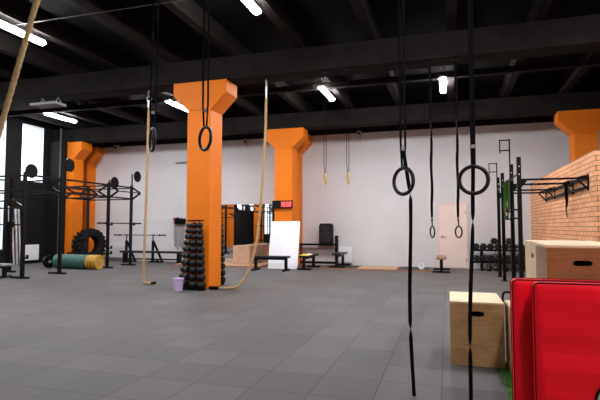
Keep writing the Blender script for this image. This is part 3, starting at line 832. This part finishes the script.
# speaker on a black rail
t = thing('storage_rail', 'low black steel rail carrying the loudspeaker', 'rack', (-4.2, 15.95, 0))
P('shelf_beam', MB().box(-5.0, -3.68, 15.84, 16.06, .68, .745), 'steel_black', t)
P('post', MB().box(-3.66, -3.56, 15.9, 16.0, 0, 1.02), 'steel_black', t)
P('post', MB().box(-4.98, -4.88, 15.9, 16.0, 0, .68), 'steel_black', t)
P('foot_beam', MB().box(-4.88, -3.66, 15.91, 15.99, .06, .14), 'steel_black', t)
P('shelf_link', MB().box(-3.68, -3.66, 15.9, 16.0, .68, .745), 'steel_black', t)
t = thing('loudspeaker', 'black loudspeaker standing on the low black rail', 'speaker', (-3.97, 15.95, .745))
sp = [(-4.17, .745), (-3.77, .745), (-3.745, .80), (-3.745, 1.36), (-3.79, 1.43), (-4.15, 1.43), (-4.195, 1.36), (-4.195, .80)]
P('cabinet', MB().prism(sp, 15.82, 16.12), 'speaker', t, bevel=.015)
P('grille', MB().prism([(-4.15, .8), (-3.79, .8), (-3.77, 1.08), (-3.81, 1.17), (-4.13, 1.17), (-4.17, 1.08)], 15.805, 15.82), 'mesh', t)
P('horn', MB().lathe([(.13, 0), (.06, .03), (.0, .035)], (-3.97, 15.81, 1.28), (0, 1, 0), 24, False).box(-4.12, -3.82, 15.812, 15.82, 1.2, 1.36), 'mesh', t)

# white dial standing on the platform
t = thing('round_dial', 'small round white dial with black hand on the lifting platform', 'dial', (-.78, 14.95, .04))
P('body', MB().cyl((-.78, 14.93, .135), (-.78, 14.98, .135), .095, 28), 'white', t)
P('hand', MB().bar((-.78, 14.927, .135), (-.80, 14.927, .205), .014, .004).cyl((-.78, 14.93, .135), (-.78, 14.924, .135), .014, 10), 'dark', t)

# ------------------------------------------------------------------ dumbbell towers round the column
def dumbbell_local(L, rad, mhead='rubber', hexa=False):
    # axis along local X, centre at origin
    root = bpy.data.objects.new('dumbbell', None); COL.objects.link(root); root.empty_display_size = .1
    n = 6 if hexa else 20
    for s in (-1, 1):
        a = s * (L / 2); b = s * (L / 2 - .455 * L)
        h = abs(a - b)
        pr = [(0, 0), (rad * .84, 0), (rad, h * .14), (rad, h * .86), (rad * .84, h), (0, h)]
        P('head', MB().lathe(pr, (b if s > 0 else a, 0, 0), (1, 0, 0), n, False), mhead, root)
    P('handle', MB().cyl((-L / 2 + .3 * L, 0, 0), (L / 2 - .3 * L, 0, 0), .02, 10), mhead, root)
    return root
SIZES = [.335, .325, .31, .30, .29, .28, .265, .25, .235, .22]
STEPS = [.155, .152, .148, .143, .138, .133, .128, .122, .116, .110]
protos = {}
def tower(label, cx, cy, rz, where, lean=(0, 0), n=10):
    t = thing('dumbbell_tower', 'black upright dumbbell stand ' + label, 'dumbbell stand', (cx, cy, 0), 0, 'dumbbell stands round the column')
    c, s = math.cos(rz), math.sin(rz)
    def W(u, v, z): return (cx + u * c - v * s, cy + u * s + v * c, z)
    sl = (lean[1] - lean[0]) / 1.33
    def UX(z): return (lean[0] + sl * (z - .11))
    def WX(u, v, z): p = W(u, v, z); return (p[0] + UX(z), p[1], p[2])
    P('post', MB().bar(WX(0, .055, .03), WX(0, .055, 1.43), .016, .02), 'steel_black', t)
    P('base', MB().obox(WX(0, .0, .015), (.15 * c, .15 * s, 0), (-.065 * s, .065 * c, 0), (0, 0, .015)), 'steel_black', t)
    P('cap', MB().obox(WX(0, .0, 1.445), (.10 * c, .10 * s, 0), (-.06 * s, .06 * c, 0), (0, 0, .015)), 'steel_black', t)
    for k in range(n):
        z = .11 + sum(STEPS[:k]); L = SIZES[k]; rad = STEPS[k] * .49
        P('cradle', MB().obox(WX(0, .035, z - rad * .35), (.008 * c, .008 * s, 0), (-.03 * s, .03 * c, 0), (0, 0, .012)), 'steel_black', t)
        if k not in protos:
            o = dumbbell_local(L, rad); protos[k] = o
        else:
            o = dup(protos[k], (0, 0, 0), 0, '')
        o.location = WX(0, -.03, z); o.rotation_euler = (0, 0, rz)
        o['label'] = 'round-headed dumbbell, %s from floor on the stand %s' % (ORD[k], where)
        o['category'] = 'dumbbell'; o['group'] = 'dumbbells on the column stands'
    return t
tower('at the orange column foot, right one of the leaning pair', -4.975, 8.98, 0, 'at right before the orange column', (0, -.02))
tower('at the orange column foot, left one of the leaning pair', -5.335, 9.09, -R(35), 'at left before the orange column', (0, .14))
tower('behind the free-standing orange column', -5.04, 9.97, PI, 'behind the orange column')

# lilac bucket
t = thing('bucket', 'small lilac plastic bucket on the floor by the dumbbell stands', 'bucket', (-5.3, 8.82, 0))
P('body', MB().lathe([(0, 0), (.085, 0), (.108, .25), (.102, .25), (.081, .008), (0, .008)], (-5.32, 8.78, 0), (0, 0, 1), 32, False), 'lilac', t, smooth=False)
P('rim', MB().torus((-5.32, 8.78, .25), .112, .010, (0, 0, 1), 32, 8), 'lilac', t)

# ------------------------------------------------------------------ back right dumbbell rack
t = thing('dumbbell_rack', 'two-tier black dumbbell rack against the wall right of the door', 'dumbbell rack', (1.55, 15.8, 0))
for z in (.22, .58):
    P('shelf', MB().box(.70, 2.40, 15.53, 15.62, z, z + .045).box(.70, 2.40, 15.84, 15.93, z, z + .045), 'steel_black', t)
for xx in (.98, 2.2):
    P('upright', MB().box(xx - .04, xx + .04, 15.93, 16.0, 0, .72).box(xx - .05, xx + .05, 15.5, 16.05, 0, .05).box(xx - .03, xx + .03, 15.53, 15.93, .18, .22).box(xx - .03, xx + .03, 15.53, 15.93, .54, .58), 'steel_black', t)
hexd = None
for row, z, xs in (('lower', .265, [.83, 1.04, 1.25, 1.46, 1.67, 1.88, 2.09, 2.29]), ('upper', .625, [.82, 1.03, 1.23, 1.44, 1.65, 1.86, 2.07, 2.28])):
    for i, xx in enumerate(xs):
        if hexd is None:
            hexd = dumbbell_local(.37, .104, 'iron', True); o = hexd
        else: o = dup(hexd, (0, 0, 0), 0, '')
        o.location = (xx, 15.73, z + .0915); o.rotation_euler = (0, 0, PI / 2)
        sc = 1.0 if row == 'upper' else .95
        o['label'] = 'black hexagonal dumbbell, %s from left on the %s tier of the wall rack' % (ORD[i], row); o['category'] = 'dumbbell'; o['group'] = 'hex dumbbells on the wall rack'
for i, xx in enumerate((1.335, 1.755)):
    o = dup(hexd, (xx, 15.73, .885), PI / 2, '')
    o['label'] = 'black hexagonal dumbbell lying on top of the upper row, %s one' % ('left' if i == 0 else 'right'); o['category'] = 'dumbbell'; o['group'] = 'hex dumbbells on the wall rack'
# kettlebells below
def kettle(label, x, y, first=[None]):
    if first[0] is None:
        r = bpy.data.objects.new('kettlebell', None); COL.objects.link(r)
        P('body', MB().lathe([(0, 0), (.05, 0), (.085, .035), (.092, .08), (.075, .125), (.04, .15), (0, .155)], (0, 0, 0), (0, 0, 1), 24, False), 'iron', r, smooth=True)
        P('handle', MB().tube(smooth_path([(-.05, 0, .125), (-.058, 0, .175), (-.03, 0, .205), (.03, 0, .205), (.058, 0, .175), (.05, 0, .125)], .01), .012, 8), 'iron', r)
        first[0] = r; o = r
    else: o = dup(first[0], (0, 0, 0), 0, '')
    o.location = (x, y, 0); o['label'] = label; o['category'] = 'kettlebell'; o['group'] = 'kettlebells under the wall rack'
for i, xx in enumerate((1.15, 1.36, 1.6, 1.82, 2.03)):
    kettle('dark kettlebell on the floor under the dumbbell rack, %s from left' % ORD[i], xx, 15.38)

# ------------------------------------------------------------------ right rig fixed to the brick wall
PX = 1.295
t = thing('pull_up_rig', 'black four-post rig bolted to the orange brick partition', 'rig', (PX, 11.8, 0))
PY = [13.72, 12.66, 10.93, 9.82]
for y in PY:
    p = P('post', MB().box(PX - .037, PX + .037, y - .037, y + .037, 0, 2.63), 'steel_black', t)
    P('foot_plate', MB().box(PX - .075, PX + .075, y - .075, y + .075, 0, .012), 'steel_black', p)
    P('bolt', MB().cyl((PX, y - .037, 2.45), (PX, y - .042, 2.45), .014, 8).cyl((PX, y - .037, 2.3), (PX, y - .042, 2.3), .014, 8), 'alu', p)
    P('crossbar', MB().cyl((PX, y, 2.2), (BX - .06, y, 2.2), .02, 12), 'steel_black', t)
    P('corner_gusset', MB().prism([(PX + .037, 2.19), (PX + .037, 2.05), (PX + .15, 2.19)], y - .006, y + .006), 'steel_black', t)
    br = MB().box(BX - .02, BX, y - .035, y + .035, 1.97, 2.27).bar((BX - .02, y, 2.24), (BX - .2, y, 2.2), .035).bar((BX - .015, y, 2.0), (BX - .18, y, 2.18), .03)
    P('pipe_bracket', br, 'steel_black', t)
for a, b in zip(PY, PY[1:]):
    P('side_bar', MB().cyl((PX, a, 2.33), (PX, b, 2.33), .017, 12), 'steel_black', t)
P('wall_rail', MB().box(BX - .075, BX - .02, PY[-1] - .02, PY[0] + .02, 2.175, 2.225), 'steel_black', t)
P('wall_rail', MB().box(BX - .075, BX - .02, PY[-1] - .02, PY[0] + .02, 2.01, 2.055), 'steel_black', t)
for y0, y1 in ((12.5, 11.9), (11.4, 11.1)):
    pass
for y, base in ((13.72, 2.6), (10.93, 2.6)):
    top = 3.0 if y > 12 else 3.15
    x0 = PX - .025; x1 = PX - .215
    f = MB().bar((x0, y, 2.4), (x0, y, top + .02), .026).bar((x1, y, top - .28), (x1, y, top + .02), .022)
    f.bar((x1, y, top), (x0, y, top), .024).bar((x1, y, top - .22), (x0, y, top - .22), .024)
    P('target_frame', f, 'steel_black', t)
for y, z in ((10.93, 1.46), (9.82, 1.46), (10.93, 1.62), (9.82, 1.62)):
    P('j_hook', MB().box(PX - .12, PX - .037, y - .03, y + .03, z, z + .03).box(PX - .12, PX - .095, y - .03, y + .03, z + .03, z + .08), 'steel_black', t)

# green bands on the side bar
def band(label, y, zlow, w):
    pts = smooth_path([(PX - .03, y, 2.345), (PX - .035, y + .02, 2.1), (PX - .05, y + w, 1.8), (PX - .03, y + w * .6, zlow), (PX - .015, y, zlow - .01), (PX, y - w * .6, zlow), (PX + .03, y - w, 1.8), (PX + .03, y - .02, 2.1), (PX + .0, y, 2.36)], .04)
    return tag(P('resistance_band', MB().ribbon(pts, .07, .006, lambda i: .8 + .2 * math.sin(i * .3)), 'greenband'), label, 'band')
band('green resistance band looped over the side bar of the right rig', 11.85, 1.5, .05)
band('lighter-hung green resistance band, nearer one on the right rig side bar', 11.55, 1.72, .05)
# black strap hanging from wall rail
t = thing('hanging_strap', 'black strap hanging from the wall rail before the bricks', 'strap', (BX - .05, 11.1, 2.0))
pts = smooth_path([(BX - .09, 11.1, 2.23), (BX - .095, 11.1, 2.0), (BX - .09, 11.1, 1.8), (BX - .11, 11.08, 1.68), (BX - .09, 11.1, 1.52)], .03)
P('webbing', MB().ribbon(pts, .07, .006, lambda i: .9 + .5 * math.sin(i * .25)), 'strap', t)
P('loop', MB().torus((BX - .05, 11.1, 2.2), .06, .012, (0, 1, 0), 20, 8), 'strap', t)

# ------------------------------------------------------------------ foreground right
plyo('plywood box standing alone on the floor, black strap hanging before it', .005, .49, 4.9, 5.63, 0, .6, 'plyf', 'plyf', 'plyt', 'Y', .05)
TZ = .012
plyo('plywood box squeezed between the lone box and red mats', .52, 1.02, 4.63, 5.13, TZ, .6, 'plyf', 'plyf', 'plyt', '')
plyo('lower plywood box behind the red mats, pale side edge showing', .455, 1.2, 3.37, 3.97, TZ, .6, 'plyf', 'plyt', 'plyt', '')
plyo('lower rear plywood box hidden behind the red mats', .64, 1.2, 4.0, 4.6, TZ, .6, 'plyf', 'plyf', 'plyt', '')
plyo('brown-faced plywood box on top of the stack, nearest to the mats', .595, .995, 3.375, 3.775, .6, 1.2, 'plyb', 'plyg', 'plyt', 'Y', .034, .108)
plyo('pale plywood box on top of the stack, behind the brown-faced one', .635, 1.12, 3.81, 4.56, .6, 1.2, 'plyf', 'plyt', 'plyt', 'XY')
tag(P('strap_loop', MB().tube(smooth_path([(.625, 5.04, .611), (.62, 5.09, .65), (.57, 5.15, .672), (.52, 5.19, .66), (.508, 5.20, .60), (.508, 5.20, .5)], .01), .011, 8), 'strap', smooth=True), 'small black strap loop draped over the back edge of the squeezed plywood box', 'strap')

def gym_mat(label, x0, x1, y0, y1, z1, emblem=False):
    t = thing('gym_mat', label, 'gym mat', ((x0 + x1) / 2, (y0 + y1) / 2, 0))
    mb = MB()
    # padded body: gridded front and back with a soft swell
    fine = [0, .006, .014, .024, .036, .05]
    W_, H_, z0 = x1 - x0, z1 - .012, .012
    U = [f for f in fine] + [.05 + (W_ - .1) * k / 36 for k in range(1, 36)] + [W_ - f for f in fine[::-1]]
    V_ = [f for f in fine] + [.05 + (H_ - .1) * k / 18 for k in range(1, 18)] + [H_ - f for f in fine[::-1]]
    nx, nz = len(U) - 1, len(V_) - 1
    def vert(i, k, side):
        a, b = U[i], V_[k]; rc = .024
        ca = min(max(a, rc), W_ - rc); cb = min(max(b, rc), H_ - rc)
        da, db = a - ca, b - cb; ln = math.hypot(da, db)
        if da and db:
            q = max(abs(da), abs(db)) / ln; da *= q; db *= q
        a, b = ca + da, cb + db
        u, v = a / W_, b / H_
        e = min(1, min(a, W_ - a, b, H_ - b) / .05)
        sw = .014 * (1 - (1 - e) ** 2) + .003 * math.sin(9 * u + 5 * v) * e + .003 * math.sin(17 * v - 6 * u + 1) * e + .0025 * math.sin(31 * v + 4 * u + x0 * 9) * e
        y = (y0 - sw + .014) if side == 0 else (y1 + sw - .014)
        return mb.bm.verts.new((x0 + a, y, z0 + b))
    F = [[vert(i, k, 0) for k in range(nz + 1)] for i in range(nx + 1)]
    B = [[vert(i, k, 1) for k in range(nz + 1)] for i in range(nx + 1)]
    for i in range(nx):
        for k in range(nz):
            mb.bm.faces.new((F[i][k], F[i + 1][k], F[i + 1][k + 1], F[i][k + 1])); mb.bm.faces.new((B[i][k], B[i][k + 1], B[i + 1][k + 1], B[i + 1][k]))
    for k in range(nz):
        for i in (0, nx): mb.bm.faces.new((F[i][k], F[i][k + 1], B[i][k + 1], B[i][k]))
    for i in range(nx):
        for k in (0, nz): mb.bm.faces.new((F[i][k], B[i][k], B[i + 1][k], F[i + 1][k]))
    P('cover', mb, 'red', t, bevel=.006)
    pp = MB()
    for yy in (y0 + .012, y1 - .012):
        pp.tube([(x0, yy, z0 + .05), (x0, yy, z1 - .024), (x0 + .007, yy, z1 - .007), (x0 + .024, yy, z1), (x1 - .024, yy, z1), (x1 - .007, yy, z1 - .007), (x1, yy, z1 - .024), (x1, yy, z0 + .05)], .0045, 6)
    P('piping', pp, 'redtrim', t)
    st = MB()
    for k in range(24): st.box(x0 - .0012, x0 + .0005, y0 + .018, y0 + .022, .03 + k * .04, .05 + k * .04)
    P('stitching', st, 'redtrim', t)
    if emblem:
        cx, cz, r = .904, .34, .146
        P('emblem', MB().cyl((cx, y0 - .005, cz), (cx, y0 + .012, cz), r - .012, 48), 'mark_grey', t, label='grey round patch')
        P('emblem_ring', MB().torus((cx, y0 - .002, cz), r - .006, .008, (0, 1, 0), 64, 8), 'dark', t, label='black outline')
    return t
gym_mat('front red vinyl gym mat standing upright on its long edge', .468, 2.42, 3.07, 3.17, .992, True)
gym_mat('rear red vinyl gym mat, its left end showing past the front one', .372, 2.34, 3.215, 3.325, .992)

# turf lane
struct_t = MB().box(.43, 2.4, .2, 4.88, 0, .006)
rr = random.Random(11); n = 0
bm = struct_t.bm
for i in range(16000):
    x = rr.uniform(.43, .7) if i % 3 else rr.uniform(.43, 2.4); y = rr.uniform(3.35, 4.88) if i % 3 else rr.uniform(1.2, 4.88)
    if y > 4.6 and x > .5 or (y > 3.34 and x > .6): continue
    a = rr.uniform(0, 2 * PI); h = rr.uniform(.006, .012); w = .003
    v0 = bm.verts.new((x - w * math.cos(a), y - w * math.sin(a), .006)); v1 = bm.verts.new((x + w * math.cos(a), y + w * math.sin(a), .006)); v2 = bm.verts.new((x + .004 * math.sin(a), y + .004 * math.cos(a), .006 + h * .6))
    bm.faces.new((v0, v1, v2))
tag(P('turf_lane', struct_t, 'turf'), 'strip of green artificial turf on the floor beside the boxes', 'turf', kind='stuff')

# ------------------------------------------------------------------ world, camera
w = bpy.data.worlds.new('daylight'); scn.world = w; w.use_nodes = True
bg = w.node_tree.nodes['Background']; bg.inputs[0].default_value = (.86, .93, 1, 1); bg.inputs[1].default_value = 5.0

cam = bpy.data.cameras.new('camera'); co = bpy.data.objects.new('camera', cam); COL.objects.link(co)
cam.sensor_width = 36; cam.lens = 28.8; cam.clip_start = .05
co.location = (0, 0, 1.315); co.rotation_euler = (R(93.2), 0, R(17.1))
scn.camera = co
scn.view_settings.view_transform = 'Standard'; scn.view_settings.look = 'None'; scn.view_settings.gamma = 1
scn.view_settings.exposure = 0.0
